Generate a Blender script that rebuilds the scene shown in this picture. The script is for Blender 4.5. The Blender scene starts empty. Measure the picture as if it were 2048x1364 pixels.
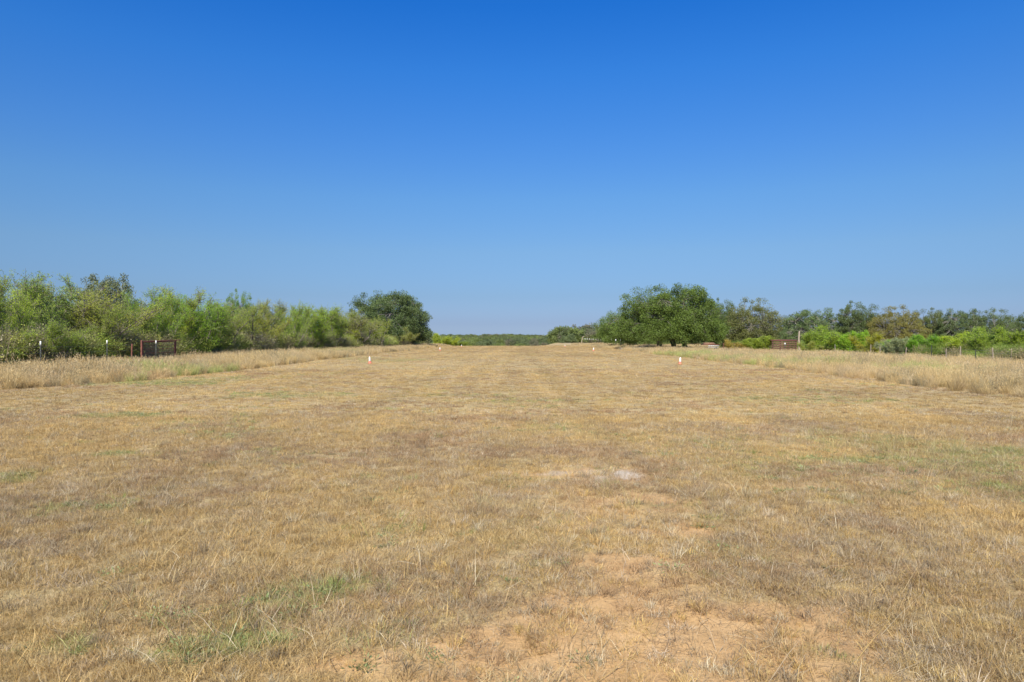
import bpy, math, random
import numpy as np
R = math.radians
scene = bpy.context.scene
C = scene.collection

# ------------------------------------------------------------------ camera, sky, sun, exposure
EYE = 1.70
cam_d = bpy.data.cameras.new('camera'); cam = bpy.data.objects.new('camera', cam_d); C.objects.link(cam)
cam_d.lens = 24.0; cam_d.sensor_width = 36.0; cam_d.clip_start = 0.05; cam_d.clip_end = 12000
cam.location = (0, 0, EYE); cam.rotation_euler = (R(90 - 0.29), 0, 0)
scene.camera = cam
SUN_EL, SUN_AZ = R(42), R(191)
w = bpy.data.worlds.new('World'); scene.world = w; w.use_nodes = True
nt = w.node_tree; nt.nodes.clear()
sky = nt.nodes.new('ShaderNodeTexSky'); sky.sky_type = 'NISHITA'; sky.sun_disc = False
sky.sun_elevation = SUN_EL; sky.sun_rotation = SUN_AZ
sky.air_density = 1.0; sky.dust_density = 0.5; sky.ozone_density = 4.0; sky.altitude = 0
SKYCAL = [(0.0, (0.305, 0.4032, 0.681)), (0.021, (0.2434, 0.31, 0.5348)), (0.06, (0.2459, 0.3129, 0.4605)), (0.123, (0.2961, 0.3836, 0.4897)), (0.197, (0.2775, 0.4384, 0.5868)), (0.261, (0.2228, 0.4449, 0.6826)), (0.359, (0.1378, 0.4517, 0.8027)), (0.438, (0.072, 0.4142, 0.8506)), (0.7, (0.25, 0.5, 0.75))]
stc = nt.nodes.new('ShaderNodeTexCoord'); sxyz = nt.nodes.new('ShaderNodeSeparateXYZ'); nt.links.new(stc.outputs['Generated'], sxyz.inputs[0])
srp = nt.nodes.new('ShaderNodeValToRGB'); nt.links.new(sxyz.outputs[2], srp.inputs[0])
while len(srp.color_ramp.elements) < len(SKYCAL): srp.color_ramp.elements.new(.9)
for e, (p, c) in zip(srp.color_ramp.elements, SKYCAL): e.position = p; e.color = (*c, 1)
hsv = nt.nodes.new('ShaderNodeMix'); hsv.data_type = 'RGBA'; hsv.blend_type = 'MULTIPLY'; hsv.inputs[0].default_value = 1.0
nt.links.new(srp.outputs[0], hsv.inputs[7])
bg = nt.nodes.new('ShaderNodeBackground'); bg.inputs[1].default_value = 0.144
wo = nt.nodes.new('ShaderNodeOutputWorld')
nt.links.new(sky.outputs[0], hsv.inputs[6]); nt.links.new(hsv.outputs[2], bg.inputs[0]); nt.links.new(bg.outputs[0], wo.inputs[0])
sl = bpy.data.lights.new('sun', 'SUN'); sl.energy = 5.0; sl.angle = R(0.53); sl.color = (1.0, 0.94, 0.83)
so = bpy.data.objects.new('sun', sl); C.objects.link(so)
so.rotation_euler = (R(90) - SUN_EL, 0, -SUN_AZ + math.pi)
so.location = (0, 0, 60)
scene.view_settings.view_transform = 'Standard'; scene.view_settings.look = 'None'
scene.view_settings.exposure = 0.5; scene.view_settings.gamma = 1.0
scene.render.engine = 'CYCLES'
scene.cycles.max_bounces = 5; scene.cycles.diffuse_bounces = 3; scene.cycles.transmission_bounces = 3

# ------------------------------------------------------------------ helpers
F = 24.0 / 36.0 * 2048            # focal length in photo pixels, used only to estimate real positions
def X(px, d): return (px - 1024) / F * d
def hgt(top, d): return (675 - top) / F * d + EYE

def unit(v): return v / np.maximum(np.linalg.norm(v, axis=-1, keepdims=True), 1e-9)
def hash2(ix, iy, s):
    h = (ix.astype(np.int64) * 374761393 + iy.astype(np.int64) * 668265263 + s * 974634777) & 0x7fffffff
    h = ((h ^ (h >> 13)) * 1274126177) & 0x7fffffff
    return ((h ^ (h >> 16)) & 0xffffff) / float(0xffffff)
def vnoise(x, y, s=0):
    x = np.asarray(x, float); y = np.asarray(y, float)
    ix = np.floor(x); iy = np.floor(y); fx = x - ix; fy = y - iy
    fx = fx * fx * (3 - 2 * fx); fy = fy * fy * (3 - 2 * fy)
    ix = ix.astype(np.int64); iy = iy.astype(np.int64)
    a = hash2(ix, iy, s); b = hash2(ix + 1, iy, s); c = hash2(ix, iy + 1, s); d = hash2(ix + 1, iy + 1, s)
    return (a * (1 - fx) + b * fx) * (1 - fy) + (c * (1 - fx) + d * fx) * fy
def fbm(x, y, s=0, o=4):
    v = 0; a = 1; t = 0
    for k in range(o):
        v = v + a * vnoise(np.asarray(x) * 2 ** k + 17.3 * k, np.asarray(y) * 2 ** k - 9.1 * k, s + k); t += a; a *= 0.55
    return v / t
def sstep(a, b, x):
    t = np.clip((np.asarray(x, float) - a) / (b - a), 0, 1); return t * t * (3 - 2 * t)

def ground_z(x, y, micro=True):
    x = np.asarray(x, float); y = np.asarray(y, float)
    z = -0.35 * sstep(60, 140, y) * 0.6
    sh = 110 * sstep(5, 20, x) * sstep(200, 60, x); z = z - 3.9 * sstep(150 + sh, 265 + sh, y) + 3.4 * sstep(450, 850, y) + 3.5 * sstep(850, 1500, y)
    z = z + (fbm(x / 160, y / 160, 91, 2) - 0.5) * 3.0 * sstep(230, 500, y)
    side = sstep(13.5, 24, np.abs(x)) * sstep(190, 120, y)
    z = z + (fbm(x / 9, y / 9, 5, 2) - 0.5) * 0.22 * side
    z = z - 0.25 * sstep(20, 34, x) * sstep(200, 150, y)
    z = z + (fbm(x / 3.1, y / 3.1, 7, 2) - 0.5) * 0.07 * sstep(120, 60, y)
    if micro:
        k = sstep(28, 10, np.hypot(x, y))
        z = z + ((fbm(x / .55, y / .55, 11, 3) - 0.5) * 0.07 + (fbm(x / .13, y / .13, 21, 2) - .5) * .022) * k
    return z
def gz(x, y): return float(ground_z(np.array([x]), np.array([y]))[0])

def link(o, parent=None):
    C.objects.link(o)
    if parent is not None: o.parent = parent
    return o
def tag(o, label=None, cat=None, group=None, kind=None):
    if label: o['label'] = label
    if cat: o['category'] = cat
    if group: o['group'] = group
    if kind: o['kind'] = kind
    return o
def empty(name, loc, rz=0, label=None, cat=None, group=None):
    o = bpy.data.objects.new(name, None); o.location = loc; o.rotation_euler = (0, 0, rz); o.empty_display_size = .3
    link(o); return tag(o, label, cat, group)

class MB:
    """collects polygons, then becomes one mesh"""
    def __init__(s): s.v = []; s.f = []; s.a = []; s.n = 0
    def add(s, V, Fc, var=None):
        V = np.asarray(V, float).reshape(-1, 3); Fc = np.asarray(Fc, np.int64)
        s.v.append(V); s.f.append(Fc + s.n); s.n += len(V)
        s.a.append(np.full(len(V), .5) if var is None else np.broadcast_to(np.asarray(var, float), (len(V),)).copy())
    def box(s, c, d, rz=0, rx=0, taper=1.0):
        c = np.array(c, float); d = np.array(d, float) / 2
        p = np.array([[-1,-1,-1],[1,-1,-1],[1,1,-1],[-1,1,-1],[-1,-1,1],[1,-1,1],[1,1,1],[-1,1,1]], float)
        p[4:, :2] *= taper
        p = p * d
        if rx: cx, sx = math.cos(rx), math.sin(rx); p = p @ np.array([[1,0,0],[0,cx,sx],[0,-sx,cx]])
        if rz: cz, sz = math.cos(rz), math.sin(rz); p = p @ np.array([[cz,sz,0],[-sz,cz,0],[0,0,1]])
        s.add(p + c, [[0,3,2,1],[4,5,6,7],[0,1,5,4],[1,2,6,5],[2,3,7,6],[3,0,4,7]])
    def segs(s, P0, P1, R0, R1, k=4, var=None):
        P0 = np.asarray(P0, float).reshape(-1, 3); P1 = np.asarray(P1, float).reshape(-1, 3); n = len(P0)
        if n == 0: return
        R0 = np.broadcast_to(np.asarray(R0, float), (n,)); R1 = np.broadcast_to(np.asarray(R1, float), (n,))
        d = P1 - P0; d /= np.maximum(np.linalg.norm(d, axis=1), 1e-9)[:, None]
        up = np.where(np.abs(d[:, 2:3]) > .9, np.array([[1., 0, 0]]), np.array([[0., 0, 1]]))
        a = np.cross(d, up); a /= np.linalg.norm(a, axis=1)[:, None]; b = np.cross(d, a)
        th = np.arange(k) / k * 2 * np.pi
        ring = a[:, None, :] * np.cos(th)[None, :, None] + b[:, None, :] * np.sin(th)[None, :, None]
        A = P0[:, None, :] + ring * R0[:, None, None]; B = P1[:, None, :] + ring * R1[:, None, None]
        V = np.concatenate([A, B], 1).reshape(-1, 3)
        q = np.array([[i, (i + 1) % k, k + (i + 1) % k, k + i] for i in range(k)])
        Fc = (q[None] + (np.arange(n) * 2 * k)[:, None, None]).reshape(-1, 4)
        s.add(V, Fc, None if var is None else np.repeat(var, 2 * k))
    def path(s, pts, r0, r1, k=6):
        pts = np.asarray(pts, float); n = len(pts) - 1
        r = np.linspace(r0, r1, n + 1); s.segs(pts[:-1], pts[1:], r[:-1], r[1:], k)
        # end discs
    def leaves(s, P, D, L, W, rng, var=None):
        """rhombus leaves: P base, D direction (unit), L length, W width"""
        n = len(P); rnd = rng.normal(size=(n, 3)); sd = np.cross(D, rnd); sd /= np.maximum(np.linalg.norm(sd, axis=1), 1e-9)[:, None]
        L = np.broadcast_to(L, (n,))[:, None]; W = np.broadcast_to(W, (n,))[:, None]
        V = np.stack([P, P + D * L * .5 + sd * W * .5, P + D * L, P + D * L * .5 - sd * W * .5], 1).reshape(-1, 3)
        Fc = np.arange(n * 4).reshape(-1, 4)
        s.add(V, Fc, None if var is None else np.repeat(var, 4))
    def lathe(s, prof, c=(0, 0, 0), k=20):
        c = np.array(c, float); th = np.arange(k) / k * 2 * np.pi; V = []
        for r, z in prof: V.append(np.stack([np.cos(th) * r, np.sin(th) * r, np.full(k, z)], 1))
        V = np.concatenate(V) + c; Fc = []
        for j in range(len(prof) - 1):
            for i in range(k): Fc.append([j*k+i, j*k+(i+1)%k, (j+1)*k+(i+1)%k, (j+1)*k+i])
        s.add(V, Fc)
    def mesh(s, name, mat):
        me = bpy.data.meshes.new(name)
        V = np.concatenate(s.v); A = np.concatenate(s.a)
        F4 = [f for f in s.f if f.shape[1] == 4]; F3 = [f for f in s.f if f.shape[1] == 3]
        loops = []; sizes = []
        if F4: q = np.concatenate(F4); loops.append(q.ravel()); sizes.append(np.full(len(q), 4))
        if F3: q = np.concatenate(F3); loops.append(q.ravel()); sizes.append(np.full(len(q), 3))
        loops = np.concatenate(loops).astype(np.int32); sizes = np.concatenate(sizes)
        me.vertices.add(len(V)); me.vertices.foreach_set('co', V.astype(np.float32).ravel())
        me.loops.add(len(loops)); me.loops.foreach_set('vertex_index', loops)
        st = np.concatenate([[0], np.cumsum(sizes)[:-1]]).astype(np.int32)
        me.polygons.add(len(sizes)); me.polygons.foreach_set('loop_start', st)
        me.update(calc_edges=True)
        at = me.attributes.new('var', 'FLOAT', 'POINT'); at.data.foreach_set('value', A.astype(np.float32))
        me.materials.append(mat); me.validate(); return me
    def build(s, name, mat, parent=None):
        return link(bpy.data.objects.new(name, s.mesh(name, mat)), parent)

# ------------------------------------------------------------------ materials
def newmat(name):
    m = bpy.data.materials.new(name); m.use_nodes = True; t = m.node_tree; t.nodes.clear()
    return m, t, t.nodes.new('ShaderNodeOutputMaterial')
def node(t, ty, **kw):
    n = t.nodes.new(ty)
    for k, v in kw.items(): setattr(n, k, v)
    return n
def mixc(t, fac, a, b, mode='MIX'):
    n = node(t, 'ShaderNodeMix', data_type='RGBA', blend_type=mode)
    for sock, v in ((0, fac), (6, a), (7, b)):
        if isinstance(v, (int, float)): n.inputs[sock].default_value = v
        elif isinstance(v, tuple): n.inputs[sock].default_value = (*v, 1)
        else: t.links.new(v, n.inputs[sock])
    return n.outputs[2]
def ramp(t, src, stops):
    n = node(t, 'ShaderNodeValToRGB'); cr = n.color_ramp
    while len(cr.elements) < len(stops): cr.elements.new(.5)
    for e, (p, c) in zip(cr.elements, stops): e.position = p; e.color = (*c, 1) if isinstance(c, tuple) else (c, c, c, 1)
    t.links.new(src, n.inputs[0]); return n.outputs[0]
def noise(t, scale, detail=4, vec=None, rough=.55):
    n = node(t, 'ShaderNodeTexNoise'); n.inputs['Scale'].default_value = scale; n.inputs['Detail'].default_value = detail
    n.inputs['Roughness'].default_value = rough
    if vec is not None: t.links.new(vec, n.inputs['Vector'])
    return n.outputs[0]
def leafmat(name, dark, light, transl=.3, source='OBJECT', rough=.6):
    """foliage: tint of the individual plant times a per-leaf variation, thin-leaf translucency"""
    m, t, out = newmat(name)
    a = node(t, 'ShaderNodeAttribute', attribute_name='var')
    col = ramp(t, a.outputs['Fac'], [(0.0, dark), (1.0, light)])
    if source == 'OBJECT': oi = node(t, 'ShaderNodeObjectInfo'); tint = oi.outputs['Color']
    else: tint = node(t, 'ShaderNodeAttribute', attribute_name='tint', attribute_type='INSTANCER').outputs['Color']
    col = mixc(t, 1.0, col, tint, 'MULTIPLY')
    b = node(t, 'ShaderNodeBsdfPrincipled'); b.inputs['Roughness'].default_value = rough; b.inputs['Specular IOR Level'].default_value = .25
    tr = node(t, 'ShaderNodeBsdfTranslucent'); ms = node(t, 'ShaderNodeMixShader'); ms.inputs[0].default_value = transl
    t.links.new(col, b.inputs['Base Color']); t.links.new(col, tr.inputs[0])
    t.links.new(b.outputs[0], ms.inputs[1]); t.links.new(tr.outputs[0], ms.inputs[2]); t.links.new(ms.outputs[0], out.inputs[0])
    return m
def plain(name, col, rough=.6, metal=0, var=.25, scale=8, col2=None, bump=0):
    m, t, out = newmat(name)
    tc = node(t, 'ShaderNodeTexCoord'); n = noise(t, scale, 5, tc.outputs['Object'])
    c2 = col2 or tuple(c * (1 - var) for c in col)
    c = ramp(t, n, [(.35, c2), (.65, col)])
    b = node(t, 'ShaderNodeBsdfPrincipled'); b.inputs['Roughness'].default_value = rough; b.inputs['Metallic'].default_value = metal
    t.links.new(c, b.inputs['Base Color'])
    if bump:
        bp = node(t, 'ShaderNodeBump'); bp.inputs['Strength'].default_value = bump; t.links.new(noise(t, scale * 5, 4, tc.outputs['Object']), bp.inputs['Height'])
        t.links.new(bp.outputs[0], b.inputs['Normal'])
    t.links.new(b.outputs[0], out.inputs[0]); return m

M_blade = leafmat('dry_blades', (.52, .48, .42), (1.12, 1.12, 1.10), .33, 'INSTANCER', .55)
M_mesq = leafmat('mesquite_leaves', (.60, .62, .55), (1.25, 1.2, 1.1), .58)
M_oak = leafmat('oak_leaves', (.55, .58, .55), (1.2, 1.2, 1.1), .25, 'OBJECT', .5)
M_scrub = leafmat('scrub_leaves', (.55, .58, .5), (1.2, 1.2, 1.1), .4, 'INSTANCER')
M_bark = plain('grey_bark', (.25, .215, .175), .9, col2=(.12, .10, .08), scale=5, bump=.4)
M_palebark = plain('pale_bark', (.34, .31, .27), .9, col2=(.16, .14, .12), scale=4, bump=.4)
M_rust = plain('rusty_steel', (.27, .095, .065), .85, col2=(.13, .055, .04), scale=14)
M_tpost = plain('dark_green_steel', (.045, .05, .04), .6, scale=10)
M_white = plain('white_paint', (.80, .80, .76), .5, var=.1)
M_wire = plain('galvanised_wire', (.30, .30, .29), .45, metal=.6)
M_orange = plain('orange_plastic', (.66, .20, .12), .45, var=.12)
M_sleeve = plain('white_reflective_sleeve', (.86, .86, .84), .35, var=.04)
M_wood = plain('weathered_wood', (.42, .34, .25), .85, col2=(.24, .19, .14), scale=12, bump=.4)
M_brownwood = plain('brown_board', (.17, .075, .045), .85, col2=(.08, .04, .03), scale=7, bump=.3)

# ------------------------------------------------------------------ field maps (real positions on the ground)
def G(px, py): d = EYE * F / (py - 675.0); return X(px, d), d
def blob(x, y, cx, cy, rx, ry, jag=.5, seed=3):
    q = ((x - cx) / rx) ** 2 + ((y - cy) / ry) ** 2
    q = q + (fbm(x * 2.2 / rx, y * 2.2 / rx, seed, 3) - .5) * 2 * jag + (fbm(x * 3.1, y * 3.1, seed + 200, 3) - .5) * 2.2 * jag
    return sstep(1.35, .45, q)
BARE = [(*G(1330, 1290), 1.15, .62), (*G(1180, 1215), .50, .28), (*G(1600, 1300), .60, .42), (*G(1500, 1240), .7, .25),
        (*G(960, 1310), .55, .25), (*G(1240, 1130), .40, .22), (*G(1330, 1060), .45, .3), (*G(900, 1340), .5, .22), (*G(760, 1330), .35, .15),
        (*G(1100, 945), .55, .28), (*G(1225, 948), .5, .5), (*G(1290, 1010), .5, .5), (*G(1450, 1330), .7, .25), (*G(1250, 1350), .8, .2)]
def bare(x, y):
    b = np.zeros_like(x)
    tx = .78 + .05 * (y - 4); b = np.maximum(b, .85 * np.exp(-((x - tx) / .42) ** 2) * sstep(9.5, 6.5, y) * sstep(.38, .58, fbm(x * 2.3, y * 1.1, 68, 3)))
    for i, (cx, cy, rx, ry) in enumerate(BARE): b = np.maximum(b, blob(x, y, cx, cy, rx, ry, .8, 30 + i))
    tr = np.exp(-((x - .75 - .35 * (y - 4) * 0.12) / .55) ** 2) * sstep(11, 6, y)
    b = np.maximum(b, .75 * tr * sstep(.42, .62, fbm(x * 1.6, y * 1.6, 66, 3)))
    b = np.maximum(b, .5 * sstep(.68, .78, fbm(x * .9, y * .9, 77, 4)) * sstep(-3, 1, x))
    return b
GREEN = [(*G(440, 1290), .42, .22, 1), (*G(600, 1185), .35, .2, .8), (*G(505, 1230), .3, .2, .7), (*G(690, 1170), .3, .16, .7), (*G(180, 1012), .45, .35, .6),
         (*G(240, 833), .9, .6, 1), (*G(228, 905), .35, .25, 1), (*G(1850, 918), 1.6, .3, .9), (*G(2000, 905), .9, .4, .9), (*G(2015, 975), .5, .3, .9), (*G(1940, 935), .8, .5, .6),
         (*G(25, 950), .5, .3, .9), (*G(1220, 975), .06, .05, 1), (*G(1410, 1158), .05, .05, 1), (*G(330, 765), 2.4, 1.9, .9), (*G(430, 757), 2.6, 1.2, .6), (*G(570, 790), 2.0, 1.1, .5),
         (*G(640, 716), 6, 5, .35), (*G(760, 722), 2.5, 1.6, .5), (*G(810, 719), 3.2, 2.0, .6), (*G(1100, 855), 1.2, .5, .35), (*G(1280, 1012), .3, .2, .5), (*G(130, 1290), .3, .1, .6),
         (*G(1060, 800), 2.2, .5, .3), (*G(900, 790), 1.8, .5, .3), (*G(1620, 800), 2.2, 1.2, .35), (*G(1750, 880), 1.2, .7, .45)]
def green(x, y):
    b = .22 * sstep(.62, .80, fbm(x * .33 + 5, y * .33, 51, 4)) + .25 * sstep(.68, .80, fbm(x * 1.7, y * 1.7, 55, 3))
    for i, (cx, cy, rx, ry, s) in enumerate(GREEN): b = np.maximum(b, s * blob(x, y, cx, cy, rx, ry, .9, 60 + i))
    return np.clip(b, 0, 1)
def left_edge(y): return -14.3 - 1.5 * (fbm(y / 7, y * 0 + 3, 8, 3) - .5) - 2.0 * sstep(30, 20, y) - 1.5 * sstep(90, 150, y)
def right_edge(y): return 14.4 + 1.6 * (fbm(y / 7, y * 0 + 9, 18, 3) - .5) + 2.2 * sstep(60, 110, y)
def tallmask(x, y):   # signed metres inside the unmown verges
    return np.maximum(left_edge(y) - x, x - right_edge(y))

# ------------------------------------------------------------------ ground, one sheet to the horizon
def axis(fine, a, b, far, g=1.07):
    c = list(np.arange(a, b + 1e-6, fine)); s = fine
    hi = [c[-1]]
    while hi[-1] < far: s *= g; hi.append(hi[-1] + s)
    s = fine; lo = [c[0]]
    while lo[-1] > -far: s *= g; lo.append(lo[-1] - s)
    return np.array(lo[::-1][:-1] + c + hi[1:])
gx = axis(.085, -9, 9, 5000); gy = axis(.085, 0, 15, 6000, 1.05)
gy = gy[gy > -1500]
XX, YY = np.meshgrid(gx, gy); ZZ = ground_z(XX, YY)
nx, ny = len(gx), len(gy)
gm = bpy.data.meshes.new('ground')
V = np.stack([XX, YY, ZZ], -1).reshape(-1, 3)
i0 = (np.arange(ny - 1)[:, None] * nx + np.arange(nx - 1)[None]).ravel()
Q = np.stack([i0, i0 + 1, i0 + nx + 1, i0 + nx], 1).astype(np.int32)
gm.vertices.add(len(V)); gm.vertices.foreach_set('co', V.astype(np.float32).ravel())
gm.loops.add(Q.size); gm.loops.foreach_set('vertex_index', Q.ravel())
gm.polygons.add(len(Q)); gm.polygons.foreach_set('loop_start', np.arange(0, Q.size, 4, dtype=np.int32))
gm.update(calc_edges=True)
pale = np.maximum(.8 * blob(XX, YY, *G(1228, 950), .40, .42, .8, 140), .5 * blob(XX, YY, *G(1120, 945), .3, .2, .8, 141))
for nm, val in (('bare', np.maximum(bare(XX, YY), pale)), ('pale', pale), ('green', green(XX, YY)), ('wild', sstep(-1, 1.5, tallmask(XX, YY)))):
    at = gm.attributes.new(nm, 'FLOAT', 'POINT'); at.data.foreach_set('value', val.ravel().astype(np.float32))
gm.polygons.foreach_set('use_smooth', np.ones(len(Q), bool))
m, t, out = newmat('field_soil_and_thatch')
tc = node(t, 'ShaderNodeTexCoord'); P = tc.outputs['Object']
aB = node(t, 'ShaderNodeAttribute', attribute_name='bare'); aG = node(t, 'ShaderNodeAttribute', attribute_name='green'); aW = node(t, 'ShaderNodeAttribute', attribute_name='wild')
n1 = noise(t, .22, 6, P, .6); n2 = noise(t, 2.3, 6, P, .65); n3 = noise(t, 28, 5, P, .7); n4 = noise(t, .9, 5, P, .6); n5 = noise(t, 120, 3, P, .7)
thatch = ramp(t, n1, [(.30, (.44, .28, .13)), (.45, (.52, .355, .165)), (.58, (.60, .42, .20)), (.72, (.50, .385, .175))])
thatch = mixc(t, .75, thatch, ramp(t, n2, [(.25, (.38, .24, .12)), (.45, (.52, .35, .17)), (.6, (.62, .45, .22)), (.8, (.47, .31, .16))]))
thatch = mixc(t, .8, thatch, ramp(t, n3, [(.3, .55), (.5, 1.0), (.7, 1.3)]), 'MULTIPLY')
thatch = mixc(t, .35, thatch, ramp(t, n4, [(.35, .72), (.65, 1.2)]), 'MULTIPLY')
soil = ramp(t, n2, [(.3, (.50, .31, .155)), (.5, (.58, .375, .19)), (.7, (.64, .43, .235))])
soil = mixc(t, .6, soil, ramp(t, n3, [(.3, .8), (.6, 1.1)]), 'MULTIPLY')
soil = mixc(t, .5, soil, ramp(t, n5, [(.35, .75), (.6, 1.1)]), 'MULTIPLY')
thatch = mixc(t, 1.0, thatch, (.76, .82, .84), 'MULTIPLY'); soil = mixc(t, 1.0, soil, (.90, .88, .80), 'MULTIPLY'); aP = node(t, 'ShaderNodeAttribute', attribute_name='pale'); soil = mixc(t, aP.outputs['Fac'], soil, (.54, .485, .41))
base = mixc(t, aB.outputs['Fac'], thatch, soil)
gcol = ramp(t, n3, [(.3, (.16, .17, .06)), (.7, (.30, .31, .12))])
gm_f = node(t, 'ShaderNodeMath', operation='MULTIPLY'); t.links.new(aG.outputs['Fac'], gm_f.inputs[0]); gm_f.inputs[1].default_value = .55
base = mixc(t, gm_f.outputs[0], base, gcol)
wcol = ramp(t, n4, [(.3, (.40, .31, .18)), (.5, (.50, .39, .23)), (.7, (.38, .33, .16))])
base = mixc(t, aW.outputs['Fac'], base, wcol)
b = node(t, 'ShaderNodeBsdfPrincipled'); b.inputs['Roughness'].default_value = .95; b.inputs['Specular IOR Level'].default_value = .1
t.links.new(base, b.inputs['Base Color'])
bp = node(t, 'ShaderNodeBump'); bp.inputs['Strength'].default_value = .5; bp.inputs['Distance'].default_value = .03
t.links.new(n3, bp.inputs['Height']); t.links.new(bp.outputs[0], b.inputs['Normal']); t.links.new(b.outputs[0], out.inputs[0])
gm.materials.append(m)
ground = link(bpy.data.objects.new('ground', gm)); tag(ground, 'wide flat field of dry mown grass and sandy soil', 'ground', kind='structure')

# ------------------------------------------------------------------ scattering (used only for uncountable stuff)
def scatter(name, pts, rot, scl, idx, tint, sources, label, cat):
    me = bpy.data.meshes.new(name); me.vertices.add(len(pts)); me.vertices.foreach_set('co', pts.astype(np.float32).ravel())
    def A(n, ty, prop, v): a = me.attributes.new(n, ty, 'POINT'); a.data.foreach_set(prop, v.ravel())
    A('rot', 'FLOAT_VECTOR', 'vector', rot.astype(np.float32)); A('scl', 'FLOAT_VECTOR', 'vector', scl.astype(np.float32))
    A('idx', 'INT', 'value', idx.astype(np.int32))
    A('tint', 'FLOAT_COLOR', 'color', np.concatenate([tint, np.ones((len(tint), 1))], 1).astype(np.float32))
    o = link(bpy.data.objects.new(name, me)); tag(o, label, cat, kind='stuff')
    col = bpy.data.collections.new(name + '_forms')
    for i, sm in enumerate(sources): col.objects.link(bpy.data.objects.new(name + '_form_%02d' % i, sm))
    ng = bpy.data.node_groups.new(name, 'GeometryNodeTree')
    ng.interface.new_socket('Geometry', in_out='INPUT', socket_type='NodeSocketGeometry'); ng.interface.new_socket('Geometry', in_out='OUTPUT', socket_type='NodeSocketGeometry')
    N = ng.nodes.new; L = ng.links.new
    gi = N('NodeGroupInput'); go = N('NodeGroupOutput'); ip = N('GeometryNodeInstanceOnPoints'); ci = N('GeometryNodeCollectionInfo')
    ci.inputs['Collection'].default_value = col; ci.inputs['Separate Children'].default_value = True; ci.inputs['Reset Children'].default_value = True
    def na(n, ty): q = N('GeometryNodeInputNamedAttribute'); q.data_type = ty; q.inputs['Name'].default_value = n; return q.outputs['Attribute']
    e2r = N('FunctionNodeEulerToRotation')
    L(gi.outputs[0], ip.inputs['Points']); L(ci.outputs[0], ip.inputs['Instance']); ip.inputs['Pick Instance'].default_value = True
    L(na('idx', 'INT'), ip.inputs['Instance Index']); L(na('rot', 'FLOAT_VECTOR'), e2r.inputs[0]); L(e2r.outputs[0], ip.inputs['Rotation'])
    L(na('scl', 'FLOAT_VECTOR'), ip.inputs['Scale']); L(ip.outputs[0], go.inputs[0])
    md = o.modifiers.new('scatter', 'NODES'); md.node_group = ng
    return o

def blades(n, rad, hmin, hmax, width, lean, seed, curl=.5, seeds=False):
    """a clump of n curved grass blades as thin strips"""
    r = np.random.default_rng(seed); mb = MB()
    a = r.uniform(0, 2 * np.pi, n); rr = rad * np.sqrt(r.uniform(0, 1, n)); base = np.stack([np.cos(a) * rr, np.sin(a) * rr, -.01 * np.ones(n)], 1)
    h = r.uniform(hmin, hmax, n); az = a + r.normal(0, 1.0, n); ln = np.abs(r.normal(lean, lean * .5, n)).clip(0, 1.45)
    D = np.stack([np.cos(az) * np.sin(ln), np.sin(az) * np.sin(ln), np.cos(ln)], 1)
    ln2 = (ln + r.uniform(0, curl, n)).clip(0, 1.62); az2 = az + r.normal(0, .4, n)
    D2 = np.stack([np.cos(az2) * np.sin(ln2), np.sin(az2) * np.sin(ln2), np.cos(ln2)], 1)
    fa = r.uniform(0, 2 * np.pi, n); S = np.stack([np.cos(fa), np.sin(fa), np.zeros(n)], 1); wd = (width * r.uniform(.6, 1.3, n))[:, None]
    p1 = base + D * (h * .5)[:, None]; p2 = p1 + D2 * (h * .5)[:, None]
    V = np.stack([base - S * wd * .5, base + S * wd * .5, p1 - S * wd * .42, p1 + S * wd * .42, p2], 1).reshape(-1, 3)
    o = np.arange(n) * 5; v = r.uniform(0, 1, n)
    mb.v.append(V); mb.a.append(np.repeat(v, 5)); mb.n += len(V)
    mb.f.append(np.stack([o, o + 1, o + 3, o + 2], 1)); mb.f.append(np.stack([o + 2, o + 3, o + 4], 1))
    if seeds:  # feathery heads
        k = n // 3; P = np.repeat(p2[:k], 7, 0) - np.repeat(D2[:k], 7, 0) * r.uniform(0, .14, (7 * k, 1))
        d = np.repeat(D2[:k], 7, 0) + r.normal(0, .45, (7 * k, 3)); d /= np.linalg.norm(d, axis=1)[:, None]
        mb.leaves(P, d, .05, .012, r, np.repeat(v[:k] * .4 + .6, 7))
    return mb

pal = np.array([(.78, .53, .215), (.82, .61, .29), (.70, .45, .17), (.76, .56, .31), (.62, .41, .20), (.80, .55, .20), (.66, .52, .34), (.58, .37, .19)])
def tints(x, y, rng, wild=False):
    f = fbm(x * .7, y * .7, 41, 4); g = fbm(x * .15, y * .15, 43, 3); n = len(x)
    k = np.clip(((f - .5) * 2.6 + .5 + rng.normal(0, .22, n)) * 8, 0, 7.99).astype(int)
    c = pal[k] * np.array([.87, .92, .97]) * (1 + rng.normal(0, .10, n))[:, None]
    c = c * (1 + (g - .5) * .5)[:, None]
    c = c * (1 + .42 * (fbm(x / .8, y / 40, 45, 2) - .5) - .09 * np.exp(-((x - 1.7) / .35) ** 2) - .11 * np.exp(-((x + .2) / .5) ** 2))[:, None]
    grey = (rng.uniform(0, 1, n) < .05 + .16 * sstep(.6, .75, fbm(x * 1.3, y * 1.3, 47, 3)))
    c[grey] = np.array([.66, .55, .40]) * (1 + rng.normal(0, .12, grey.sum()))[:, None]
    if not wild:
        gr = green(x, y); u = rng.uniform(0, 1, n) < gr * .6
        gc = np.where(rng.uniform(0, 1, (n, 1)) < .5, np.array([[.36, .42, .13]]), np.array([[.58, .54, .22]]))
        c[u] = (gc * (1 + rng.normal(0, .15, (n, 1))))[u]
    return np.clip(c, .03, .9)

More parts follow.
